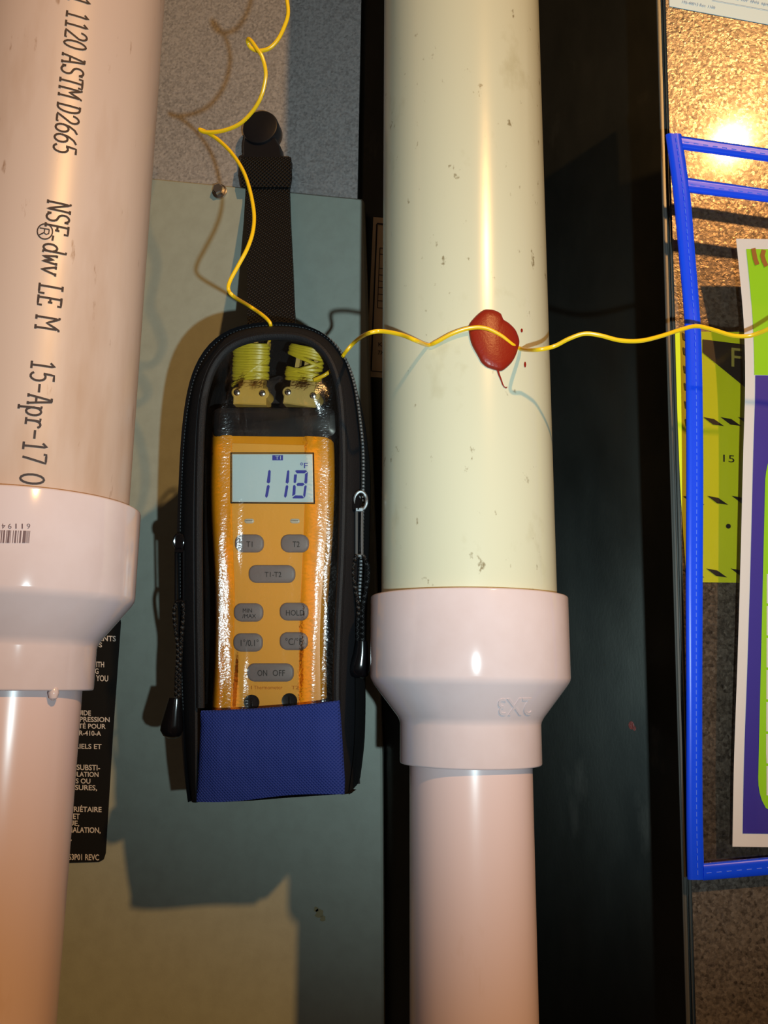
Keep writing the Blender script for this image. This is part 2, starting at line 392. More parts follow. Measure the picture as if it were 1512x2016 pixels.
mesh('printing', b.v, b.f, M['ink'], t, smooth=False)

# right-hand duct face
ALPHA = radians(9.5); LEANR = radians(-3); rn = Vector((sin(ALPHA)*cos(LEANR), -cos(ALPHA)*cos(LEANR), sin(LEANR))); re = Vector((cos(ALPHA), sin(ALPHA), 0)); ru = re.cross(rn)*-1; ru = ru if ru.z > 0 else -ru; q0 = dep(1312, 1000, .472)
def onR(px, py, off=0): return plane(px, py, q0+rn*off, rn)
cz = onR(1330, 1000)
t = thing('galvanized_duct', 'bright galvanized sheet metal duct face at the right, behind the blue-edged holder', 'duct', onR(1400, 2000))
et, eb = onR(1303, -250), onR(1379, 2300)
v, f = grid([[et, et+re*.42], [eb, eb+re*.42]])
mesh('duct_face', *slab(v, f, rn, -.0012), M['galv_bright'], t, smooth=False)
back = Vector((.035, .11, 0))
v, f = grid([[et-rn*.0012, et+back], [eb-rn*.0012, eb+back]])
mesh('duct_side', *slab(v, f, re, .0012), M['galv_dark'], t, smooth=False)
# hemmed seam along the corner: an outer fold and the flange beside it
hm = MB()
def across(px0, px1, off): return [onR(px0, -250, off), onR(px1, 2300, off)]
a0, a1 = across(1286.5, 1361, -.002)
hm.add(*tube([a0, a1], .0006, 8))
P4 = [across(1288, 1362, -.0022), across(1293, 1367, -.0022), across(1294, 1368, -.006), across(1298, 1372, -.006), across(1299, 1373, -.0016), across(1304, 1379, -.0016)]
v, f = grid([[q[k] for q in P4] for k in (0, 1)]); hm.add(*slab(v, f, rn, -.001))
mesh('corner_seam', hm.v, hm.f, M['seam'], t, sharp=30, label='folded sheet seam along the duct corner')

# white label at the very top right
def onW(px, py): return onR(px, py, .0005)
def onW2(px, py): return onR(px, py, .0009)
t = thing('white_label', 'white paper label with small blue print at the top right corner', 'label', onW(1400, 30))
p0 = onW(1318, 12); p1 = onW(1512, 48); ex = (p1-p0).normalized()
v, f = grid([[p0+ru*.06, p0+ex*.16+ru*.06], [p0, p0+ex*.16]])
mesh('paper', *slab(v, f, rn, -.0004), pbr('cool_white_paper', (206, 226, 232), .6), t, smooth=False)
b = MB()
lettering('196-40015 Rev. 1106', onW2, ((1344, 0.5), (1409, 12), (1408, 17), (1343, 5.5)), None, None, target=b)
lettering('market is for this specification', onW2, ((1410, -14), (1560, 14), (1559, 21), (1409, -7)), None, None, target=b)
stroke(b, onW2, [(1402, 0), (1512, 20), (1560, 29)], .8)
mesh('printing', b.v, b.f, M['blue_ink'], t, smooth=False)

# yellow-green sticker on the duct
def onK(px, py): return onR(px, py, .0005)
def onK2(px, py): return onR(px, py, .0009)
t = thing('hazard_sticker', 'yellow-green sticker with black slanted marks, behind the clear document holder', 'sticker', onK(1400, 1140))
kl = [(1329, 652), (1333, 800), (1339, 950), (1345, 1050), (1352, 1146)]
kw = .13
rows = [[onK(*p), onK(*p)+re*kw] for p in kl]
mesh('sticker_sheet', *slab(*grid(rows), rn, -.0003), M['yg'], t, smooth=False)
mk = []
for i, y in enumerate((662, 691, 727, 761, 797, 832)):
    x = 1343+i*1.1; mk.append([onK2(x, y-8), onK2(x+16, y+2), onK2(x+17, y+14), onK2(x+2, y+6)])
for y, xs in ((830, (1384, 1418, 1452, 1486)), (985, (1345, 1392, 1440, 1488)), (1128, (1345, 1390, 1438, 1486))):
    for x in xs: mk.append([onK2(x, y-9), onK2(x+22, y-5), onK2(x+42, y+9), onK2(x+20, y+6)])
for q in mk: mesh('slanted_mark', q, [(0, 1, 2, 3)], M['sticker_black'], t, smooth=False)
b = MB(); b.add([onK2(1383, 668), onK2(1560, 690), onK2(1560, 850), onK2(1466, 762), onK2(1383, 694)], [(0, 1, 2, 3, 4)])
mesh('header', b.v, b.f, M['sticker_black'], t, smooth=False); b = MB()
lettering('15', onK2, ((1424, 895), (1446, 897), (1446, 911), (1424, 909)), None, None, target=b)
b.add([onK2(1434+5*cos(a*pi/5), 1036+5*sin(a*pi/5)) for a in range(10)], [tuple(range(10))])
mesh('printed_number', b.v, b.f, M['sticker_black'], t, smooth=False)
b = MB()
lettering('FC', lambda x, y: onR(x, y, .0012), ((1440, 684), (1500, 690), (1500, 728), (1440, 722)), None, None, target=b)
mesh('lettering', b.v, b.f, pbr('olive_print', (150, 140, 60), .6), t, smooth=False)

# ================================================================== PIPES
class Pipe:
    def __init__(s, pa, pb, yc):
        a = onY(*pa, yc); c = onY(*pb, yc); s.c0 = a; s.k = (c-a)/(c.z-a.z)
    def c(s, z): return s.c0+s.k*(z-s.c0.z)
    def pt(s, phi, z, r):
        c = s.c(z); return Vector((c.x+r*sin(phi), c.y-r*cos(phi), z))
    def hit(s, px, py, rf):
        """where the pixel ray meets the surface of revolution -> phi, z"""
        d = ray(px, py); z = CAM.z
        for _ in range(14):
            r = rf(z) if callable(rf) else rf
            c = s.c(z); ox, oy = CAM.x-c.x, CAM.y-c.y
            A = d.x*d.x+d.y*d.y; B = ox*d.x+oy*d.y; Cc = ox*ox+oy*oy-r*r; D = max(B*B-A*Cc, 0)
            tt = (-B-sqrt(D))/A; z = CAM.z+d.z*tt
        p = CAM+d*tt; c = s.c(z)
        return atan2(p.x-c.x, -(p.y-c.y)), z
    def on(s, px, py, rf, lift=0):
        phi, z = s.hit(px, py, rf); r = rf(z) if callable(rf) else rf
        return s.pt(phi, z, r+lift)
    def rev(s, prof, n=96, caps=True):
        v = []; f = []
        for r, z in prof: v += [s.pt(2*pi*j/n, z, r) for j in range(n)]
        for i in range(len(prof)-1):
            for j in range(n): f.append((i*n+j, i*n+(j+1) % n, (i+1)*n+(j+1) % n, (i+1)*n+j))
        if caps: f.append(tuple(range(n))[::-1]); f.append(tuple((len(prof)-1)*n+j for j in range(n)))
        return v, f
def smooth_prof(pr): return pr
def coupling_profile(z0, z1, z2, z3, R1, R2, rp1, rp2):
    b = .0006; k = (R1-R2)/(z1-z2)
    pr = [(rp1-.001, z0-.004), (rp1+.0004, z0-.0004), (R1-b*1.2, z0), (R1-.0002, z0-b*.6), (R1, z0-b*1.6)]
    pr += [(R1, z1+.0016), (R1-.0003, z1+.0002), (R1-k*.0014-.0001, z1-.0014), (R1-k*.0024, z1-.0024)]
    pr += [(R2+k*.0024, z2+.0024), (R2+k*.0014+.0001, z2+.0014), (R2+.0003, z2-.0002), (R2, z2-.0016)]
    pr += [(R2, z3+b*1.4), (R2-.0002, z3+b*.4), (R2-b*1.0, z3), (rp2+.0003, z3+.0002), (rp2-.001, z3+.004)]
    return pr
def build_pipe(label, pipe, cx, ys, mats, name='vent_pipe'):
    R1, R2, RA, RB = .0499, .0349, .04445, .03015
    z0 = pipe.hit(cx, ys[0], R1)[1]; z1 = pipe.hit(cx, ys[1], R1)[1]; z2 = pipe.hit(cx, ys[2], R2)[1]; z3 = pipe.hit(cx, ys[3], R2)[1]
    t = thing(name, label, 'pipe', pipe.c(.55))
    up_ = mesh('upper_pipe', *pipe.rev([(RA, z0-.03), (RA, z0-.005), (RA, 2.7)]), mats[0], t)
    fit = mesh('reducer_coupling', *pipe.rev(coupling_profile(z0, z1, z2, z3, R1, R2, RA, RB), caps=False), mats[1], t, sharp=50)
    low = mesh('lower_pipe', *pipe.rev([(RB, .55), (RB, z3+.02)]), mats[2], t)
    def rf(z):
        if z > z1: return R1
        if z < z2: return R2
        return R2+(R1-R2)*(z-z2)/(z1-z2)
    return t, up_, fit, low, rf, (z0, z1, z2, z3)

RY = dep(919, 1150, .465).y
RP = Pipe((907, 0), (933, 2000), RY)
rpt, rup, rfit, rlow, rrf, rz = build_pipe('white plastic pipe right of the meter, cream upper length with a red blob on it', RP, 921, (1156, 1338, 1424, 1516), (M['pvc_cream'], M['pvc_fit'], M['pvc_low']))
LY = dep(54, 1015, .405).y
LP = Pipe((142, 0), (-43, 2016), LY)
lpt, lup, lfit, llow, lrf, lz = build_pipe('stained white plastic pipe at the left edge with black printed lettering', LP, 50, (956, 1160, 1262, 1360), (M['pvc_pink'], M['pvc_fit'], M['pvc_low']))
# size moulded on the right coupling, upside down
v, f = text2('2X3'); bm = bmesh.new()
Q = ((1046, 1408), (982, 1409), (980, 1376), (1046, 1374))   # TL,TR,BR,BL of the turned-over lettering
b = MB(); lettering('2X3', lambda x, y: RP.on(x, y, rrf, .0005), Q, None, None, target=b)
k = len(b.v); vv = list(b.v)+[RP.c(p.z)+(p-RP.c(p.z))*.985 for p in b.v]; ff = list(b.f)
cnt = set()
for q in b.f:
    for i in range(len(q)): cnt.add((q[i], q[(i+1) % len(q)]))
for (i, j) in cnt:
    if (j, i) not in cnt: ff.append((j, i, i+k, j+k))
mesh('moulded_size_mark', vv, ff, M['pvc_fit'], rfit, smooth=False, label='raised size mark, upside down')

# ---- ink-jet lettering on the left pipe: single-stroke slab-serif characters
def ell(cx, cy, rx, ry, a0=0, a1=360, n=16): return [(cx+rx*cos(radians(a0+(a1-a0)*i/n)), cy+ry*sin(radians(a0+(a1-a0)*i/n))) for i in range(n+1)]
GL = {
 '1': [[(.10, .80), (.32, 1), (.32, 0)], [(.10, 0), (.54, 0)]],
 '2': [[(.07, .72)]+ell(.31, .73, .24, .27, 175, -20, 10)+[(.06, .02), (.57, .02), (.57, .10)]],
 '0': [ell(.31, .5, .25, .5)],
 '5': [[(.50, 1), (.14, 1), (.10, .55)]+ell(.29, .32, .26, .32, 125, -145, 12)],
 '6': [[(.52, .98), (.30, .86), (.12, .60), (.06, .32)]+ell(.31, .29, .25, .29, 180, -180, 16)],
 '7': [[(.06, .88), (.06, 1), (.56, 1), (.28, 0)]],
 'A': [[(.08, 0), (.28, 1), (.36, 1), (.56, 0)], [(.15, .34), (.49, .34)], [(0, 0), (.2, 0)], [(.46, 0), (.64, 0)], [(.14, 1), (.36, 1)]],
 'S': [[(.52, .98), (.52, .80)], ell(.31, .76, .21, .24, 20, 250, 10)+[(.42, .46)]+ell(.31, .25, .23, .25, 70, -165, 10), [(.08, .02), (.08, .2)]],
 'T': [[(.04, .82), (.04, 1), (.60, 1), (.60, .82)], [(.32, 1), (.32, 0)], [(.18, 0), (.46, 0)]],
 'M': [[(.08, 0), (.08, 1), (.32, .45), (.56, 1), (.56, 0)], [(0, 0), (.2, 0)], [(.44, 0), (.64, 0)], [(0, 1), (.08, 1)], [(.56, 1), (.64, 1)]],
 'D': [[(.12, 0), (.12, 1)], [(.02, 1)]+ell(.26, .5, .30, .5, 90, -90, 12)+[(.02, 0)]],
 'N': [[(.10, 0), (.10, 1), (.54, 0), (.54, 1)], [(0, 0), (.22, 0)], [(0, 1), (.10, 1)], [(.42, 1), (.64, 1)]],
 'F': [[(.02, 0), (.28, 0)], [(.14, 0), (.14, 1)], [(.02, 1), (.56, 1), (.56, .82)], [(.14, .52), (.40, .52)], [(.40, .62), (.40, .42)]],
 'E': [[(.02, 1), (.54, 1), (.54, .84)], [(.14, 0), (.14, 1)], [(.02, 0), (.58, 0), (.58, .18)], [(.14, .52), (.38, .52)], [(.38, .62), (.38, .42)]],
 'L': [[(.02, 1), (.32, 1)], [(.16, 1), (.16, 0)], [(.02, 0), (.58, 0), (.58, .24)]],
 '-': [[(.06, .42), (.56, .42)]],
 'd': [ell(.28, .30, .23, .30), [(.38, 1), (.50, 1), (.50, 0), (.62, 0)]],
 'w': [[(.06, .62), (.18, 0), (.32, .5), (.46, 0), (.58, .62)], [(0, .62), (.16, .62)], [(.48, .62), (.64, .62)]],
 'v': [[(.08, .62), (.31, 0), (.54, .62)], [(0, .62), (.2, .62)], [(.44, .62), (.64, .62)]],
 'p': [ell(.34, .28, .23, .32), [(0, .6), (.12, .6), (.12, -.36)], [(0, -.36), (.26, -.36)]],
 'r': [[(.04, .6), (.20, .6), (.20, 0)], [(.04, 0), (.44, 0)], [(.20, .38)]+ell(.42, .38, .2, .24, 150, 30, 6)],
}
def pipe_print(items):
    RA = .04445
    pa, za = LP.hit(132.5, 20, RA); pb, zb = LP.hit(38, 960, RA)
    pt_, zt = LP.hit(175, 35, RA); hh0 = pt_-pa
    pt2, zt2 = LP.hit(86, 950, RA); hh1 = pt2-pb
    for s, y0, y1 in items:
        b = MB()
        def zpx(y): return LP.hit(133-(y-20)*.1015, y, RA)[1]
        n = len(s); zs = zpx(y0); ze = zpx(y1); adv = (zs-ze)/(n-.06)
        for i, ch in enumerate(s):
            if ch == ' ': continue
            for st_ in GL[ch]:
                pts = []
                for (ax, ay), (bx, by) in zip(st_, st_[1:]):
                    m = max(1, int(max(abs(by-ay), abs(bx-ax))*8))
                    pts += [(ax+(bx-ax)*k/m, ay+(by-ay)*k/m) for k in range(m)]
                pts.append(st_[-1])
                L = []; R = []
                for j, p in enumerate(pts):
                    u = i+p[0]/.64*.94; z = zs-u*adv; tt = (za-z)/(za-zb)
                    ph = pa+(pb-pa)*tt+(hh0+(hh1-hh0)*tt)*p[1]
                    q0_ = pts[max(j-1, 0)]; q1_ = pts[min(j+1, len(pts)-1)]
                    dz = -(q1_[0]-q0_[0])/.64*.94*adv; dx = (q1_[1]-q0_[1])*hh0*RA; l = sqrt(dz*dz+dx*dx) or 1
                    w = .00046; L.append(LP.pt(ph-dz/l*w/RA, z+dx/l*w, RA+.00018)); R.append(LP.pt(ph+dz/l*w/RA, z-dx/l*w, RA+.00018))
                b.add(*grid([L, R]))
        mesh('printed_word', b.v, b.f, M['ink'], lup, smooth=False)
    b = MB()
    # registered mark: an R in a ring
    def ring(cx, cy, r, n=20): return [(cx+r*cos(2*pi*i/n), cy+r*sin(2*pi*i/n)) for i in range(n+1)]
    def onA(x, y): return LP.on(x, y, RA, .00018)
    stroke(b, onA, ring(88.5, 456, 15), 2.6)
    for s in ([(78, 449), (97, 452)], [(97, 452), (96, 460), (91, 462), (87, 459), (88, 451)], [(87, 458), (77, 463)]): stroke(b, onA, s, 2.4)
    stroke(b, onA, [(105, 464), (103, 474)], 4.2)
    return b
b = pipe_print([('1', -12, 3), ('1120', 18, 92), ('ASTM', 103, 188), ('D2665', 200, 299), ('NSF', 393, 458), ('dwv', 477, 540), ('LE', 556, 601), ('M', 619, 647), ('15-Apr-17', 707, 911), ('0', 930, 953)])
mesh('registered_mark', b.v, b.f, M['ink'], lup, smooth=False)
# bar code and its number on the left coupling, upside down
b = MB()
def onC(x, y): return LP.on(x, y, lrf, .0002)
x = 59.5; rnd = random.Random(3)
for w, g in ((1, .9), (1, .9), (1, .9), (1, 1), (6, 3), (3.2, 2.6), (1.4, 2.4), (3.2, 2.4), (1.4, 4), (1.2, 1), (4, 1), (1.6, 3), (3.2, 2), (2, 2), (4, 3), (1.5, 2), (3, 2), (1.5, 2.5), (3.5, 2)):
    x0, x1 = x-w, x; b.add([onC(x1, 1044+.02*x1), onC(x0, 1044+.02*x0), onC(x0-2.2, 1069-.0*x0), onC(x1-2.2, 1069)], [(0, 1, 2, 3)]); x -= w+g
for i, ch in enumerate('61194'):
    xc = 56-i*12.2; hw = 1.3 if ch == '1' else 3.5; lettering(ch, onC, ((xc+hw, 1041), (xc-hw, 1041), (xc-hw, 1031), (xc+hw, 1031)), None, None, target=b)
mesh('bar_code', b.v, b.f, M['ink_soft'], lfit, smooth=False, label='faded bar code with upside-down digits')
# hardened glue drip under the left coupling
p = LP.pt(radians(62), lz[3]-.001, .0335)
pr = [(.0005, .004), (.0018, .002), (.0022, 0), (.0016, -.002), (.0003, -.003)]
v, f = grid([[p+Vector((r*cos(a*pi/5), r*sin(a*pi/5), z)) for a in range(10)] for r, z in pr], True)
mesh('glue_drip', v, f, M['pvc_fit'], lfit)

# ================================================================== RED SEALANT BLOB
RA = .04445
bo = [(220, 470), (260, 410), (370, 290), (490, 200), (600, 190), (700, 210), (790, 260), (820, 320), (850, 380), (940, 440), (1050, 550), (1110, 670), (1140, 800), (1110, 950), (1060, 1080), (1000, 1180), (900, 1280), (830, 1325), (760, 1325), (640, 1290), (540, 1250), (450, 1170), (400, 1080), (350, 990), (280, 860), (240, 740), (215, 580)]
bo = [(900+a/9.45, 590+c/9.45) for a, c in bo]; bo = spline(bo+[bo[0]], 4)[:-1]
bc = (972, 672); rings = []
for s, h in ((1, -.0004), (1, .0006), (.97, .0014), (.9, .0020), (.75, .0024), (.5, .0027), (.25, .0028), (.04, .0029)):
    row = []
    for a, c in bo:
        ph, z = RP.hit(bc[0]+(a-bc[0])*s, bc[1]+(c-bc[1])*s, RA); row.append(RP.pt(ph, z, RA+h))
    rings.append(row)
v, f = grid(rings, True); f.append(tuple((len(rings)-1)*len(bo)+j for j in range(len(bo))))
t = thing('sealant_blob', 'glossy brick-red blob of sealant stuck on the right pipe', 'sealant', RP.on(972, 730, RA))
mesh('blob', v, f, M['putty'], t, sharp=80)
mesh('drip_thread', *tube([RP.on(x, y, RA, .0003) for x, y in ((979, 728), (982, 738), (986, 748), (989, 757), (992, 762), (996, 764), (998, 762))], [.0006, .0005, .0004, .00035, .0003, .0003, .0002], 6), M['putty'], t)
for i, (x, y, w, h) in enumerate(((1026.5, 651, 2.2, 4), (1033, 718, 2.2, 6))):
    mesh('speck', [RP.on(x+w*cos(a*pi/4), y+h*sin(a*pi/4), RA, .0003) for a in range(8)], [tuple(range(8))], M['putty'], t, smooth=False)

# ================================================================== METER POUCH
LEANING[0] = True
FY = .470                                             # front plane of the pouch
so = [(378, 1577), (369, 1500), (361, 1350), (358, 1200), (357, 1050), (360, 950), (366, 850), (378, 770), (398, 715), (430, 675), (475, 651), (540, 642), (606, 649), (648, 670), (678, 708), (697, 760), (708, 830), (714, 900), (713, 1000), (710, 1100), (706, 1200), (703, 1330), (703, 1400), (700, 1480), (690, 1562)]
side = spline(so, 5)
bot = [(640, 1564), (600, 1566), (560, 1570), (500, 1575), (440, 1578), (405, 1579)]
ol_px = side+bot
ZY = FY+.016                                          # depth of the zipper line
ol = xz(ol_px, ZY)
ns = len(side)
PB = onY(530, 1577, .52)
pt = thing('meter_pouch', 'black zippered pouch with clear window and navy pocket, hanging between the two pipes', 'pouch', PB)
inn = spline([(399, 1579), (404, 1400), (402, 1200), (401, 1000), (404, 840), (411, 775), (428, 725), (458, 690), (500, 673), (548, 668), (598, 673), (636, 698), (658, 742), (667, 800), (670, 900), (667, 1080), (660, 1230), (656, 1380), (664, 1562)], 6)
win_px = inn+[(620, 1565), (530, 1572), (440, 1578)]
win = xz(win_px, FY)
def resample(pts, n):
    P = [Vector(p) for p in pts]; L = [0]
    for a, c in zip(P, P[1:]): L.append(L[-1]+(c-a).length)
    out = []; j = 0
    for i in range(n):
        s = L[-1]*i/(n-1)
        while j < len(L)-2 and L[j+1] < s: j += 1
        tt = (s-L[j])/max(L[j+1]-L[j], 1e-9); out.append(P[j].lerp(P[j+1], min(max(tt, 0), 1)))
    return out
N1 = 121
A = resample(xz(side, ZY), N1); Bn = resample(xz(inn, FY), N1)
A2 = resample([(p[0], p[1]) for p in offset2(ol, .003)[:ns]], N1)
# body shell: from the zipper line back to the panel
rows = [[Vector((p.x, ZY+.001, p.y)) for p in A]]
for y, ins in ((ZY+.012, .001), (ZY+.030, .002), (FY+.062, .004), (FY+.070, .010)):
    rows.append([Vector((q[0], y, q[1])) for q in resample([tuple(p) for p in offset2(ol, ins)[:ns]], N1)])
shell = rows; v, f = grid(rows); n0 = (len(rows)-1)*N1; f.append(tuple(n0+i for i in range(N1)))
f.append(tuple(i*N1 for i in range(len(rows)))+tuple(i*N1+N1-1 for i in reversed(range(len(rows)))))
mesh('back_shell', v, f, M['black'], pt)
# front side wall: from the zipper line to the window welt
rows = [[Vector((p.x, ZY-.001, p.y)) for p in A]]
for tt, y in ((.22, FY+.009), (.45, FY+.004), (.66, FY+.0012)):
    rows.append([Vector((a.x*(1-tt)+c.x*tt, y, a.y*(1-tt)+c.y*tt)) for a, c in zip(A, Bn)])
rows.append([Vector((a.x*.28+c.x*.72, FY+.002, a.y*.28+c.y*.72)) for a, c in zip(A, Bn)])
mesh('front_gusset', *grid(rows), M['black'], pt)
# welt (stitched binding) round the window
mid = [Vector((a.x*.17+c.x*.83, FY+.0012, a.y*.17+c.y*.83)) for a, c in zip(A, Bn)]
zc_ = onY(400, 1402, FY).z
mesh('window_welt', *tube([p for p in mid if p.z > zc_], .0022, 10), M['welt'], pt)
# zipper: tapes and two rows of teeth
zp = [Vector((p.x, ZY, p.y)) for p in A]
cxm = onY(535, 1100, ZY)
def outw(i):
    a = zp[max(i-1, 0)]; c = zp[min(i+1, N1-1)]; d = (c-a).normalized(); n = Vector((d.z, 0, -d.x))
    return n if n.dot(zp[i]-Vector((cxm.x, ZY, zp[i].z if zp[i].z < cxm.z+.08 else cxm.z+.06))) > 0 else -n
v, f = grid([[p+outw(i)*.0002+Vector((0, dy, 0)) for i, p in enumerate(zp)] for dy in (-.0055, 0, .0055)])
mesh('zipper_tape', v, f, M['welt'], pt)
tb = MB()
Z3 = resample([(p.x, p.z) for p in zp], 300)
for i in range(26, 262):
    a = Z3[i-1]; c = Z3[min(i+1, 299)]; d = (c-a).normalized(); n = Vector((d.y, -d.x))
    p = Z3[i]; cc = Vector((cxm.x, p.y if p.y < cxm.z+.08 else cxm.z+.06))
    if n.dot(p-cc) < 0: n = -n
    q = Vector((p.x+n.x*.0006, ZY, p.y+n.y*.0006))
    tb.add(*box(q, .0011, .0026, .0011))
mesh('zipper_teeth', tb.v, tb.f, M['pewter'], pt, smooth=False, kind='stuff')
# dark lining seen behind the meter
lw = offset2(win, -.001)
mesh('lining', [(p[0], FY+.056, p[1]) for p in lw], [tuple(range(len(lw)))], M['lining'], pt, smooth=False)
# clear window, draped over the meter's two side ridges
def drape(u, v):
    """u,v in 0..1 over the window -> mm towards the camera"""
    def g(c, w): return math.exp(-((u-c)/w)**2)
    tv = min(1, max(0, (v-.05)/.18)); tb_ = 1
    h = 3.2*g(.10, .080)+2.3*g(.83, .075)+1.7*g(.27+.03*sin(v*9), .038)*(.5+.5*sin(v*14+.5))+.8*g(.55, .2)
    return h*tv*(1-.25*sin(v*5)) + 3.2*math.exp(-((v-.155)/.036)**2)*min(1, max(0, (u-.05)*8))*min(1, max(0, (.95-u)*8))
rows = []
NU, NV = 64, 110
yt, yb_ = 669, 1560
le = [p for p in inn if p[0] < 548]; ri = [p for p in inn if p[0] >= 548]
def edge(pts, y):
    pts = sorted(pts, key=lambda p: p[1])
    for a, c in zip(pts, pts[1:]):
        if a[1] <= y <= c[1]: return a[0]+(c[0]-a[0])*(y-a[1])/max(c[1]-a[1], 1e-6)
    return pts[0][0] if y < pts[0][1] else pts[-1][0]
for j in range(NV+1):
    vv_ = j/NV; y = yt+(1395-yt)*vv_ + (0 if j else 1.5)
    a = edge(le, y); c = edge(ri, y); row = []
    for i in range(NU+1):
        u = i/NU; p = onY(a+(c-a)*u, y, FY+.0012); e = min(1, min(u, 1-u)*9)
        row.append(Vector((p.x, FY+.0012-.001*drape(u, vv_)*e, p.z)))
    rows.append(row)
mesh('clear_window', *grid(rows), M['pouch_vinyl'], pt, label='scuffed clear vinyl window', sharp=180)
# navy canvas pocket over the lower end
rows = []
for j in range(15):
    s = j/14; row = []
    for i in range(41):
        u = i/40
        ytop = 1401-20*u+4*sin(u*pi); ybot = 1578-17*u+3*sin(u*7)
        xl = 397-9*s; xr = 669+12*s-6*max(0, s-.85)*3
        x = xl+(xr-xl)*u; y = ytop+(ybot-ytop)*s
        e = min(1, 7*min(u, 1-u)); bul = (.0022+.0022*sin(min(s*1.1, 1)*pi))*sqrt(e)
        if s > .93: bul *= .7
        y0 = FY-.0008-bul-(.0008 if j <= 1 else 0); p = onY(x, y, FY); row.append(Vector((p.x, y0, p.z)))
    rows.append(row)
v, f = slab(*grid(rows), (0, 1, 0), .0012)
mesh('front_pocket', v, f, M['blue_canvas'], pt, label='navy canvas pocket', sharp=60)
# folded hem along the pocket's upper edge and bottom panel
p0 = [onY(397+272*i/20, 1402-20*i/20+4*sin(i/20*pi), FY-.0012) for i in range(21)]
mesh('pocket_hem', *tube(p0, .0009, 8), M['blue_canvas'], pt)
bt = [(376, 1577), (388, 1579), (440, 1579), (500, 1576), (560, 1571), (620, 1567), (680, 1563), (693, 1560)]
rows = [[onY(x, y, FY+.003) for x, y in bt], [Vector((onY(x, y, FY+.004).x, ZY, onY(x, y, FY+.003).z)) for x, y in bt]]
for r in shell[1:]:
    a, c = r[0], r[-1]; rows.append([a.lerp(c, i/(len(bt)-1)) for i in range(len(bt))])
mesh('bottom_panel', *grid(rows), M['black'], pt)

# zipper sliders with cord pulls
def D9(px, py): return (lean(onY(px, py, ZY-.006))-CAM).dot(fw)
def puller(px_sl, y_sl, cord_px, tog, ring_c, parent, dpt):
    def D(x, y, k=0): return dep(x, y, dpt-k)
    sl = MB(); c = D(px_sl, y_sl)
    sl.add(*loft([(c.x+a, c.z+b_) for a, b_ in ((-.0022, -.004), (.0022, -.004), (.003, .001), (.002, .0045), (-.002, .0045), (-.003, .001))], [(c.y+.003, 0), (c.y-.001, 0), (c.y-.002, .0008)]))
    s = mesh('zipper_slider', sl.v, sl.f, M['gloss_black'], parent)
    cx, cy, rx, ry, mt = ring_c
    mesh('slider_ring', *tube([D(cx+rx*cos(2*pi*i/20), cy+ry*sin(2*pi*i/20), .001) for i in range(20)], .0009, 8, closed=True), mt, s)
    x0, x1, ya, yb2 = cord_px['tab']
    tb2 = MB()
    for x in (x0, x1): tb2.add(*tube([D(x, ya, .001), D(x, yb2, .001)], .0007, 6))
    tb2.add(*tube([D(x0, yb2, .001), D(x1, yb2, .001)], .0009, 6)); tb2.add(*tube([D(x0-1, ya, .001), D(x1+1, ya, .001)], .0014, 6))
    mesh('pull_tab', tb2.v, tb2.f, cord_px.get('mat', M['pewter']), s)
    cb = MB()
    for strand in cord_px['strands']:
        P = [D(a, b_, .0012) for a, b_ in spline(strand, 5)]; cb.add(*tube(P, .00115, 8))
    mesh('cord', cb.v, cb.f, M['web'], parent)
    pr = tog; rows = []
    for (xa, xb, y) in pr:
        c = D((xa+xb)/2, y, .002); r = (D(xb, y, .002)-D(xa, y, .002)).length/2
        rows.append([c+Vector((r*cos(2*pi*i/20), r*.75*sin(2*pi*i/20), 0)) for i in range(20)])
    v, f = grid(rows, True); f.append(tuple(range(20))); f.append(tuple((len(rows)-1)*20+i for i in range(20)))
    mesh('cord_toggle', v, f, M['gloss_black'], parent, sharp=60)
puller(702, 992, dict(tab=(702, 713, 1003, 1094), strands=[[(703, 1092), (697, 1110), (695, 1130), (701, 1165), (706, 1200), (704, 1235), (705, 1268)], [(714, 1092), (722, 1108), (725, 1130), (720, 1165), (714, 1200), (714, 1235), (714, 1268)]]),
       [(700, 723, 1262), (700, 724, 1264), (696, 726, 1285), (687, 728, 1308), (684, 728, 1320), (688, 725, 1330), (698, 716, 1335)], (710, 986, 12, 18, M['pewter']), pt, D9(705, 1150))
puller(354, 1068, dict(tab=(346, 361, 1084, 1184), mat=M['gloss_black'], strands=[[(348, 1183), (343, 1205), (346, 1240), (351, 1280), (348, 1330), (347, 1380)], [(359, 1183), (362, 1205), (359, 1240), (356, 1280), (354, 1330), (352, 1380)]]),
       [(333, 357, 1374), (332, 358, 1377), (325, 359, 1400), (316, 361, 1428), (315, 361, 1438), (321, 356, 1449), (333, 346, 1454)], (352, 1066, 9, 14, M['gloss_black']), pt, D9(350, 1250))

LEANING[0] = False
# ================================================================== HANGING STRAP WITH MAGNET
t = thing('hanging_strap', 'black webbing strap with a round magnet holding up the pouch', 'strap', onY(530, 640, PY-.078))
wp = [(478, 573, 316, PY-.004), (478, 573, 345, PY-.006), (485, 570, 352, PY-.006), (485, 570, 380, PY-.007), (486, 572, 440, PY-.022), (486, 576, 520, PY-.044), (487, 579, 600, PY-.066), (487, 582, 648, PY-.079), (487, 582, 690, PY-.086)]
rows = [[onY(a+(c-a)*i/6, y, yy) for i in range(7)] for a, c, y, yy in wp]
v, f = slab(*grid(rows), (0, 1, 0), .0022)
mesh('webbing', v, f, M['web'], t, sharp=60)
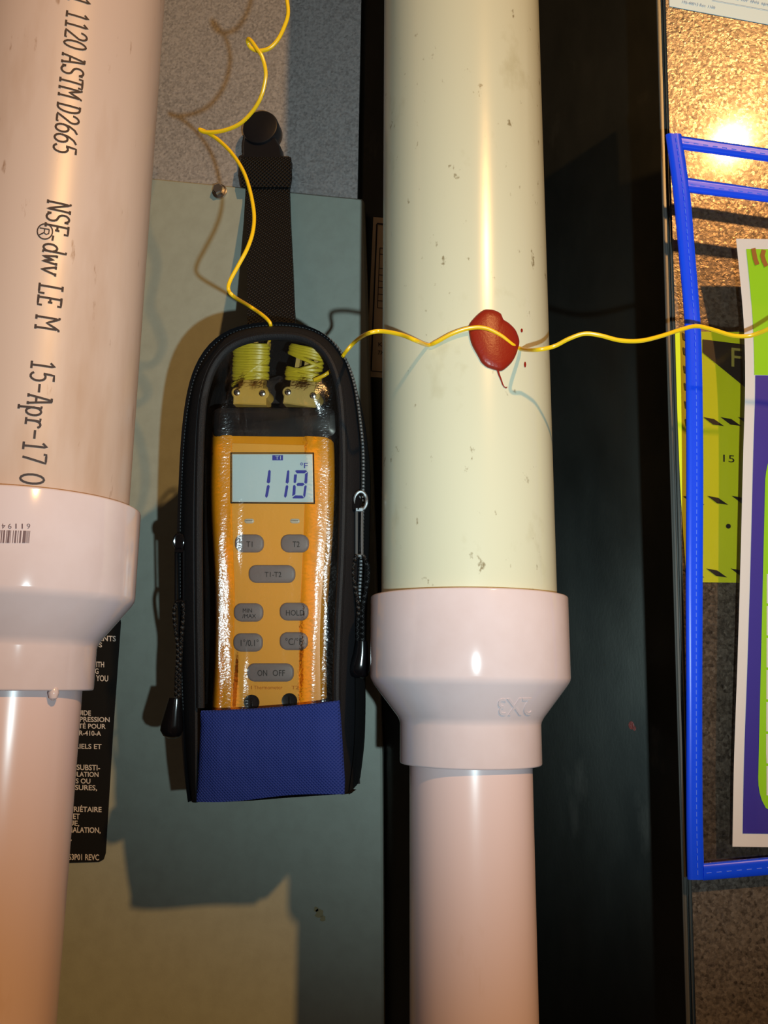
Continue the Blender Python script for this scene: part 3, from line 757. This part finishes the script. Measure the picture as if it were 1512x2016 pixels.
# folded stitched end of the webbing
rows = [[onY(a+(c-a)*i/6, y, yy) for i in range(7)] for a, c, y, yy in ((474, 572, 309, PY-.0065), (474, 573, 318, PY-.0085), (473, 574, 348, PY-.0095), (476, 571, 368, PY-.0085))]
v, f = slab(*grid(rows), (0, 1, 0), .002)
mesh('folded_end', v, f, M['web'], t, sharp=60)
lp = [(483, 268), (540, 268), (553, 290), (556, 308), (571, 312), (571, 322), (474, 322), (473, 312), (480, 308), (479, 290)]
mesh('magnet_bracket', *loft(xz(lp, PY-.004), [(PY+.003, 0), (PY-.005, 0), (PY-.0065, .001)]), M['rubber'], t)
c = onY(512, 250, PY-.008)
cir = [(c.x+.0132*cos(a*pi/24), c.z+.0132*sin(a*pi/24)) for a in range(48)]
mesh('magnet_disc', *loft(cir, [(PY+.0045, 0), (PY-.007, 0), (PY-.0082, .0006), (PY-.0086, .0016)]), M['rubber'], t, label='round black rubber-coated magnet')

# ================================================================== THERMOMETER INSIDE THE POUCH
TY = .4825
LEANING[0] = True
def T(px, py, dy=0): return onY(px, py, TY+dy)
tt_ = thing('digital_thermometer', 'orange handheld digital thermometer showing 118 inside the clear pouch window', 'thermometer', T(530, 1540, .02))
lft = spline([(424, 843), (416, 862), (414, 950), (415, 1010), (420, 1100), (424, 1180), (422, 1300), (417, 1397), (414, 1550)], 8)
rgt = spline([(650, 850), (658, 868), (661, 950), (657, 1040), (650, 1130), (645, 1200), (643, 1270), (645, 1380), (650, 1550)], 8)
NT = 70; L_ = resample(lft, NT); R_ = resample(rgt, NT)
prof = [(0, .022), (.005, .010), (.02, .004), (.05, .0006), (.09, -.0003), (.14, -.0004), (.160, -.0004), (.168, 0), (.30, 0), (.5, 0), (.65, 0), (.757, 0), (.765, -.0004), (.80, -.0004), (.88, -.0002), (.94, .0007), (.978, .004), (.995, .010), (1, .022)]
rows = []
for j in range(NT):
    a, c = L_[j], R_[j]; endk = max(0, 1-j/5)**2*.004
    rows.append([T(a.x+(c.x-a.x)*u, a.y+(c.y-a.y)*u, dy+endk) for u, dy in prof])
rows.insert(0, [p+Vector((0, .022, -.001)) for p in rows[0]])
v, f = grid(rows)
mesh('case', v, f, M['orange'], tt_, sharp=40)
rows = []
for j in range(3, NT-1):
    a, c = L_[j], R_[j]; rows.append([T(a.x+(c.x-a.x)*u, a.y+(c.y-a.y)*u, -.0002) for u in (.172, .4, .6, .755)])
mesh('faceplate', *slab(*grid(rows), (0, 1, 0), .0006), M['orange2'], tt_, smooth=False, label='paler matt orange faceplate')
bt = stadium(411, 797, 664, 862, 6, 20)
mesh('top_boot', *loft(xz(bt, TY), [(TY+.024, 0), (TY+.006, 0), (TY+.002, .0012), (TY+.0005, .004)]), M['rubber'], tt_, label='black rubber top end')
# display
scr = [(457, 894), (615, 894), (617, 989), (457, 988)]
bez = [(454, 891), (618, 891), (620, 992), (454, 991)]
mesh('display_frame', *loft(xz(bez, TY-.0006), [(TY, 0), (TY-.0008, 0), (TY-.0008, .0006)], cap1=False), M['rubber'], tt_, smooth=False)
sc = mesh('display', *loft(xz(scr, TY-.0005), [(TY, 0), (TY-.0005, 0), (TY-.0007, .0004)]), M['lcd'], tt_, smooth=False)
b = MB()
def onQ(px, py): return onY(px, py, TY-.0009)
cv = lambda pts: [onQ(420+a/5.4, 860+c/5.4) for a, c in pts]
for pts in (  # segments of the digits, in the zoomed crop's own measure
    [(585, 360), (598, 352), (610, 362), (605, 480), (590, 497), (567, 485)], [(570, 520), (588, 510), (600, 525), (580, 630), (566, 650), (550, 632)],
    [(785, 362), (797, 354), (808, 364), (803, 480), (790, 500), (768, 487)], [(770, 522), (786, 512), (798, 527), (780, 630), (765, 650), (751, 632)],
    [(868, 362), (885, 355), (985, 356), (1000, 366), (968, 388), (888, 388)], [(858, 400), (890, 400), (880, 480), (870, 495), (853, 485)], [(975, 395), (1005, 372), (998, 490), (985, 500), (967, 488)],
    [(882, 505), (900, 490), (955, 490), (972, 505), (950, 522), (893, 522)], [(848, 518), (868, 512), (876, 530), (872, 612), (838, 632)], [(968, 525), (985, 513), (993, 525), (978, 630), (968, 648), (955, 620)],
    [(838, 650), (870, 622), (945, 624), (965, 650), (950, 656), (850, 656)], [(627, 196), (740, 196), (740, 250), (627, 250)]):
    b.add(cv(pts), [tuple(range(len(pts)))])
lettering('F', onQ, rect(598.5, 911.5, 606, 922), None, None, target=b)
stroke(b, onQ, [(593.8+2.2*cos(a*pi/5), 913.5+2.2*sin(a*pi/5)) for a in range(11)], 1.2)
mesh('display_digits', b.v, b.f, M['lcd_ink'], sc, smooth=False)
b = MB(); lettering('T1', lambda x, y: onY(x, y, TY-.0011), rect(542, 897.5, 553, 904.5), None, None, target=b)
mesh('display_tag', b.v, b.f, M['lcd'], sc, smooth=False)
for x in (491, 581):
    mesh('indicator_led', *loft(xz(stadium(x-10, 1021, x+10, 1031, 4), TY), [(TY, 0), (TY-.0006, .0002), (TY-.0010, .0008)]), M['led'], tt_)
for s, x0, y0, x1, y1, bx in ((['T1'], 464, 1053, 520, 1088, [(485, 1066, 497, 1077)]), (['T2'], 554, 1053, 609, 1088, [(576, 1066, 590, 1077)]), (['T1-T2'], 491, 1113, 582, 1148, [(521, 1126, 554, 1136)]),
        (['MIN', '/MAX'], 462, 1188, 519, 1224, [(478, 1198, 496, 1206), (477, 1209, 504, 1217)]), (['HOLD'], 552, 1187, 608, 1222, [(563, 1201, 599, 1212)]), (['1°/0.1°'], 461, 1247, 518, 1283, [(474, 1259, 509, 1272)]),
        (['°C/°F'], 552, 1245, 607, 1280, [(562, 1256, 595, 1270)]), (['ON', 'OFF'], 488, 1306, 579, 1342, [(507, 1319, 526, 1331), (537, 1319, 561, 1331)])):
    bt_ = mesh('button', *loft(xz(stadium(x0, y0, x1, y1, 8, 15), TY), [(TY+.001, 0), (TY-.0011, 0), (TY-.0016, .0004), (TY-.0019, .0012)]), M['btn'], tt_)
    b = MB()
    for q, (a, c, d, e) in zip(s, bx): lettering(q, lambda x, y: onY(x, y, TY-.0022), rect(a, c, d, e), None, None, target=b)
    mesh('button_text', b.v, b.f, M['btn_ink'], bt_, smooth=False)
b = MB()
for s, a, d in (('T1', 480, 496), ('Thermometer', 500, 556), ('T2', 574, 588)): lettering(s, lambda x, y: onY(x, y, TY-.0006), rect(a, 1350, d, 1357), None, None, target=b)
mesh('faceplate_text', b.v, b.f, pbr('orange_print', (190, 110, 20), .6), tt_, smooth=False)
for x, y in ((495.5, 1383), (570, 1380)):
    kn = mesh('calibration_screw', *loft(xz([(x+16*cos(a*pi/14), y+16*sin(a*pi/14)) for a in range(28)], TY), [(TY, 0), (TY-.0006, .0003), (TY-.0004, .001)]), M['rubber'], tt_)
    mesh('slot', *loft(xz([(x-1.5, y-9), (x+1.5, y-9), (x+1.5, y+9), (x-1.5, y+9)], TY), [(TY, 0), (TY-.0009, 0)]), M['gloss_black'], kn, smooth=False)

# ================================================================== THERMOCOUPLE PROBES
def plug(cx, cy, rot, sc, mat):
    """plug body outline in px, tilted by rot degrees"""
    o = [(-33, 22), (-33, 8)]+[(-26+11*cos(radians(a)), -1+11*sin(radians(a))) for a in range(140, 275, 15)]+[(-24, -12), (-24, -22), (25, -22), (25, -12)]+[(26+11*cos(radians(a)), -1+11*sin(radians(a))) for a in range(-95, 45, 15)]+[(32, 8), (32, 22)]
    c, s = cos(radians(rot)), sin(radians(rot)); return [(cx+(a*c-b_*s)*sc, cy+(a*s+b_*c)*sc) for a, b_ in o]
def probe(label, cx, cy, rot, mat, path, wraps, wmat, top):
    c, s = cos(radians(rot)), sin(radians(rot))
    def R(a, b_): return (cx+a*c-b_*s, cy+a*s+b_*c)
    Y = TY+.004
    t = thing('thermocouple_probe', label, 'probe', onY(cx, cy+20, Y+.004), 'yellow thermocouple probes plugged into the meter')
    bd = mesh('plug', *loft(xz(plug(cx, cy, rot, 1, mat), Y), [(Y+.010, 0), (Y+.0006, 0), (Y, .0006)]), mat, t, sharp=25)
    for dx in (-25, 25):
        x, y = R(dx, 0); p = onY(x, y, Y)
        sb = MB(); sb.add(*loft([(p.x+.0019*cos(a*pi/10), p.z+.0019*sin(a*pi/10)) for a in range(20)], [(Y+.001, 0), (Y-.0007, .0001), (Y-.0012, .0007)]))
        sw = mesh('plug_screw', sb.v, sb.f, M['steel'], t, sharp=40)
        cb = MB()
        for w_, h_ in ((.0018, .0005), (.0005, .0018)): cb.add(*box((p.x, Y-.0012, p.z), w_, .0002, h_))
        mesh('cross_slot', cb.v, cb.f, M['ink'], sw, smooth=False)
    # spool frame that the spare wire is wound on
    fr = MB()
    for x0, x1 in ((-22, -14), (-4, 4), (14, 22)):
        fr.add(*loft(xz([R(x0, -22), R(x1, -22), R(x1, -92), R(x0, -92)], Y), [(Y+.007, 0), (Y+.003, 0)]))
    tp = [R(a, b_) for a, b_ in ((-30, -88), (-30, -95), (-10, -97), (2, -106), (9, -106), (11, -96), (18, -93), (26, -97), (29, -106), (32, -106), (31, -94), (26, -86))] if top else [R(a, b_) for a, b_ in ((-32, -84), (-32, -92), (0, -94), (30, -90), (30, -82))]
    fr.add(*loft(xz(tp, Y), [(Y+.006, 0), (Y+.002, 0), (Y+.0015, .0004)]))
    fr.add(*loft(xz([R(-24, -34), R(24, -34), R(24, -22), R(-24, -22)], Y), [(Y+.008, 0), (Y+.0015, 0)]))
    mesh('wire_spool', fr.v, fr.f, mat, t, smooth=False)
    # wound wire: each loop runs over the front and round the back of the spool
    wb = MB()
    for (ya, yb_, half) in wraps:
        P = []
        for i in range(25):
            a = 2*pi*i/24; x = half*sin(a); yy = (ya+yb_)/2+(yb_-ya)/2*sin(a); px_, py_ = R(x, yy)
            P.append(onY(px_, py_, Y+.0036-.0052*cos(a)))
        wb.add(*tube(P[:-1], .00105, 6, closed=True))
    mesh('wound_wire', wb.v, wb.f, wmat, t)
    P = spline(path, 6)
    mesh('lead_wire', *tube([dep(*p) for p in P], .00098, 10), M['wire'], t, label='bright yellow lead wire')
    return t
def D_(px, py, y): return (lean(onY(px, py, y))-CAM).dot(fw)
w1 = [(505, 715, D_(505, 715, .495)), (520, 690, D_(520, 690, .496)), (532, 665, D_(532, 665, .495)), (533, 642, D_(533, 642, .482)), (529, 632, D_(529, 632, .480)), (515, 619, D_(515, 619, .482)), (490, 602, D_(490, 602, .484)), (462, 585, .460), (450, 571, .457), (453, 553, .457), (469, 523, .457), (487, 489, .457), (498, 455, .460), (500, 420, .464), (492, 375, .468), (478, 335, .472), (455, 300, .476), (428, 274, .480), (404, 259, .482), (393, 255, .482), (404, 260, .481), (436, 258, .478), (470, 245, .474), (495, 222, .470), (512, 195, .466), (521, 165, .463), (523, 140, .461), (516, 112, .460), (505, 95, .460), (495, 81, .461), (489, 77, .463), (488, 84, .465), (495, 95, .466), (510, 100, .466), (530, 95, .465), (547, 78, .464), (560, 52, .463), (567, 28, .462), (565, 0, .462), (556, -40, .462), (540, -90, .464), (556, -190, .468), (530, -320, .47), (560, -460, .475)]
probe('yellow thermocouple wire on the tan left plug, its wire rising past the strap and magnet', 492, 774, 2, M['tan'], w1,
      [(-27, -32, 33), (-34, -36, 34), (-40, -38, 33), (-44, -46, 34), (-50, -48, 33), (-56, -52, 34), (-58, -60, 33), (-64, -64, 34), (-68, -70, 33), (-75, -73, 33), (-80, -79, 34), (-85, -84, 33), (-90, -91, 34), (-94, -95, 32), (-14, -70, 35), (-48, -30, 34)], M['wire_old'], True)
def cw(px, py, lift): return (RP.on(px, py, RA, lift)-CAM).dot(fw)
w2 = [(618, 748, D_(618, 748, TY)), (640, 738, D_(640, 738, .482)), (660, 722, D_(660, 722, .484)), (673, 704, D_(673, 704, .485)), (683, 690, D_(683, 690, .482)), (701, 671, D_(701, 671, .476)), (723, 657, .434), (750, 652, .430), (790, 659, .425), (820, 671, .421), (842, 679, cw(842, 679, .0022)), (858, 674, cw(858, 674, .0024)), (890, 657, cw(890, 657, .003)), (925, 646, cw(925, 646, .0032)), (955, 646, cw(955, 646, .0033)), (985, 660, cw(985, 660, .0032)), (1008, 678, cw(1008, 678, .0028)), (1026, 687, cw(1026, 687, .0020)), (1055, 689, .424), (1090, 682, .423), (1120, 667, .420), (1150, 657, .418), (1180, 660, .417), (1220, 670, .418), (1260, 671, .420), (1300, 662, .423), (1340, 649, .427), (1370, 642, .430), (1400, 648, .432), (1440, 660, .434), (1470, 662, .434), (1490, 657, .432), (1512, 648, .428), (1560, 622, .420), (1640, 570, .41), (1760, 560, .405), (1900, 640, .41), (2050, 690, .43), (2250, 640, .45)]
probe('yellow thermocouple wire on the olive right plug, its wire crossing the right pipe', 592, 776, 8, M['tan2'], w2,
      [(-27, -32, 32), (-34, -40, 33), (-40, -34, 34), (-48, -40, 33), (-36, -66, 34), (-44, -52, 33), (-78, -58, 34), (-80, -72, 33), (-86, -78, 33), (-90, -84, 33), (-93, -89, 31)], M['wire_old'], False)

LEANING[0] = False
# ================================================================== CLEAR DOCUMENT HOLDER ON THE DUCT
def hoff(y): 
    ks = [(200, .033), (380, .029), (600, .022), (900, .018), (1300, .015), (1740, .011), (2300, .01)]
    for (a, p), (c, q) in zip(ks, ks[1:]):
        if a <= y <= c: return p+(q-p)*(y-a)/(c-a)
    return ks[0][1]
def onH(px, py, d=0): return onR(px, py, hoff(py)+d)
HW = .225
t = thing('document_holder', 'clear vinyl document holder edged in royal blue, hanging on the galvanized duct', 'document holder', onH(1370, 1732))
bl = spline([(1311, 265), (1325, 370), (1337, 500), (1346, 600), (1350, 690), (1352, 900), (1351, 1150), (1352, 1400), (1352, 1600), (1354, 1731)], 5)
br = spline([(1341, 265), (1358, 380), (1368, 500), (1376, 600), (1381, 690), (1384, 900), (1383, 1150), (1382, 1400), (1383, 1600), (1386, 1731)], 5)
def strip(a_pts, b_pts, name, shift=Vector((0, 0, 0))):
    rows = []
    for a, c in zip(a_pts, b_pts):
        row = []
        for u, h in ((0, -.0008), (.0, .0003), (.1, .0010), (.3, .0013), (.5, .0011), (.62, .0013), (.9, .0010), (1, .0004), (1, -.0008)):
            row.append(a.lerp(c, u)+rn*h+shift)
        rows.append(row)
    v, f = grid(rows, True); n = len(rows[0]); f.append(tuple(range(n))); f.append(tuple((len(rows)-1)*n+i for i in range(n)))
    return mesh(name, v, f, M['blue_trim'], t, sharp=50)
A3 = [onH(*p) for p in bl]; B3 = [onH(*p) for p in br]
strip(A3, B3, 'side_binding'); strip(A3, B3, 'side_binding', re*HW)
def hstrip(pa, pb, qa, qb, name):
    a0_, a1_ = onH(*pa), onR(pb[0], pb[1], hoff(pa[1])); c0_, c1_ = onH(*qa), onR(qb[0], qb[1], hoff(qa[1]))
    da = (a1_-a0_).normalized(); dc = (c1_-c0_).normalized()
    return strip([a0_+da*HW*.955*i/12 for i in range(13)], [c0_+dc*HW*.955*i/12 for i in range(13)], name), (a0_, da, c0_, dc)
_, tA = hstrip((1339, 268), (1512, 293), (1343, 293), (1512, 317), 'top_binding')
_, tB = hstrip((1352, 350), (1512, 373), (1355, 378), (1512, 397), 'flap_binding')
_, tC = hstrip((1384, 1700), (1512, 1688), (1384, 1733), (1512, 1722), 'bottom_binding')
sb = MB()
mids = [(a.lerp(c, .56), (c-a).normalized()) for a, c in zip(A3, B3)]
Ls = resample([tuple(m[0]) for m in mids], 110)
for i in range(1, 109, 1):
    d = (Ls[i+1]-Ls[i-1]).normalized(); p = Ls[i]+rn*.0014
    sb.add(*tube([p-d*.0011, p+d*.0011], .00022, 5)); sb.add(*tube([p-d*.0011+re*HW, p+d*.0011+re*HW], .00022, 5))
for (a0_, da, c0_, dc) in (tA, tB, tC):
    for i in range(44):
        p = (a0_+da*HW*.95*(i+.5)/44).lerp(c0_+dc*HW*.95*(i+.5)/44, .55)+rn*.0013; sb.add(*tube([p-da*.0012, p+da*.0012], .00022, 5))
mesh('stitching', sb.v, sb.f, M['stitch'], t, kind='stuff')
hl = [(1368+max(0, min(1, (y-265)/425))*0, y) for y in range(360, 1721, 40)]
def hx_(y): return edge([(p[0], p[1]) for p in br], y)-8
def hsheet(y0, y1, d, name, w=HW, lab=None):
    rows = []
    n = 40
    for j in range(n+1):
        y = y0+(y1-y0)*j/n; a = onH(hx_(y), y, d)
        rows.append([a+re*w*i/8 for i in range(9)])
    return mesh(name, *grid(rows), M['holder_vinyl'], t, sharp=180, label=lab)
hsheet(365, 1718, .0004, 'front_sheet', HW-.008, 'clear creased vinyl sheet'); hsheet(285, 1718, -.0025, 'back_sheet', HW-.008)

# instruction sheet inside the holder
t2 = thing('instruction_sheet', 'white printed sheet with lime and indigo blocks inside the clear holder', 'paper', onH(1460, 1660, -.001))
pl = spline([(1449, 470), (1458, 560), (1465, 650), (1467, 760), (1463, 900), (1458, 1100), (1452, 1300), (1445, 1500), (1442, 1666)], 6)
def pe(y): return edge(pl, y)
def psheet(y0, y1, dx, d, w, mat, name, par, edges=None, rows_n=30, slope=True):
    rows = []
    for j in range(rows_n+1):
        y = y0+(y1-y0)*j/rows_n; x = (edges(y) if edges else pe(y)+dx); a = onH(x, y, d)
        rows.append([a+re*w*i/6 for i in range(7)])
    v, f = grid(rows); 
    return mesh(name, v, f, mat, par, smooth=True, sharp=180)
PW = .165
psheet(470, 1667, 0, -.0012, PW, M['paper'], 'paper', t2)
psheet(490, 738, 18, -.0009, PW-.01, M['lime'], 'lime_block', t2)
psheet(739, 1641, 20, -.0009, PW-.012, M['indigo'], 'indigo_block', t2)
def lp_(y):
    x = 1508-(y-880)*.0235
    if y > 1530: k = min(1, (y-1530)/75); x += 40*(1-sqrt(max(0, 1-k*k)))
    if y < 950: k = min(1, (950-y)/80); x += 40*(1-sqrt(max(0, 1-k*k)))
    return x
psheet(870, 1605, 0, -.0006, PW-.04, M['lime'], 'lime_panel', t2, edges=lp_, rows_n=50)
for y in range(1130, 1560, 63): psheet(y, y+58, 0, -.0004, PW-.05, M['paper'], 'table_row', t2, edges=lambda yy: 1509-(yy-1315)*.004 if yy < 1500 else 1509, rows_n=3)
b = MB()  # brown reflections in the creased vinyl, painted as two strokes on the sheet
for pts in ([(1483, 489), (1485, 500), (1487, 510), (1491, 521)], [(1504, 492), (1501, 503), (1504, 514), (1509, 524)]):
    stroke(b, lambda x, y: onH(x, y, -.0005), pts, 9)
mesh('painted_reflections', b.v, b.f, M['brown_reflection'], t2, smooth=False)
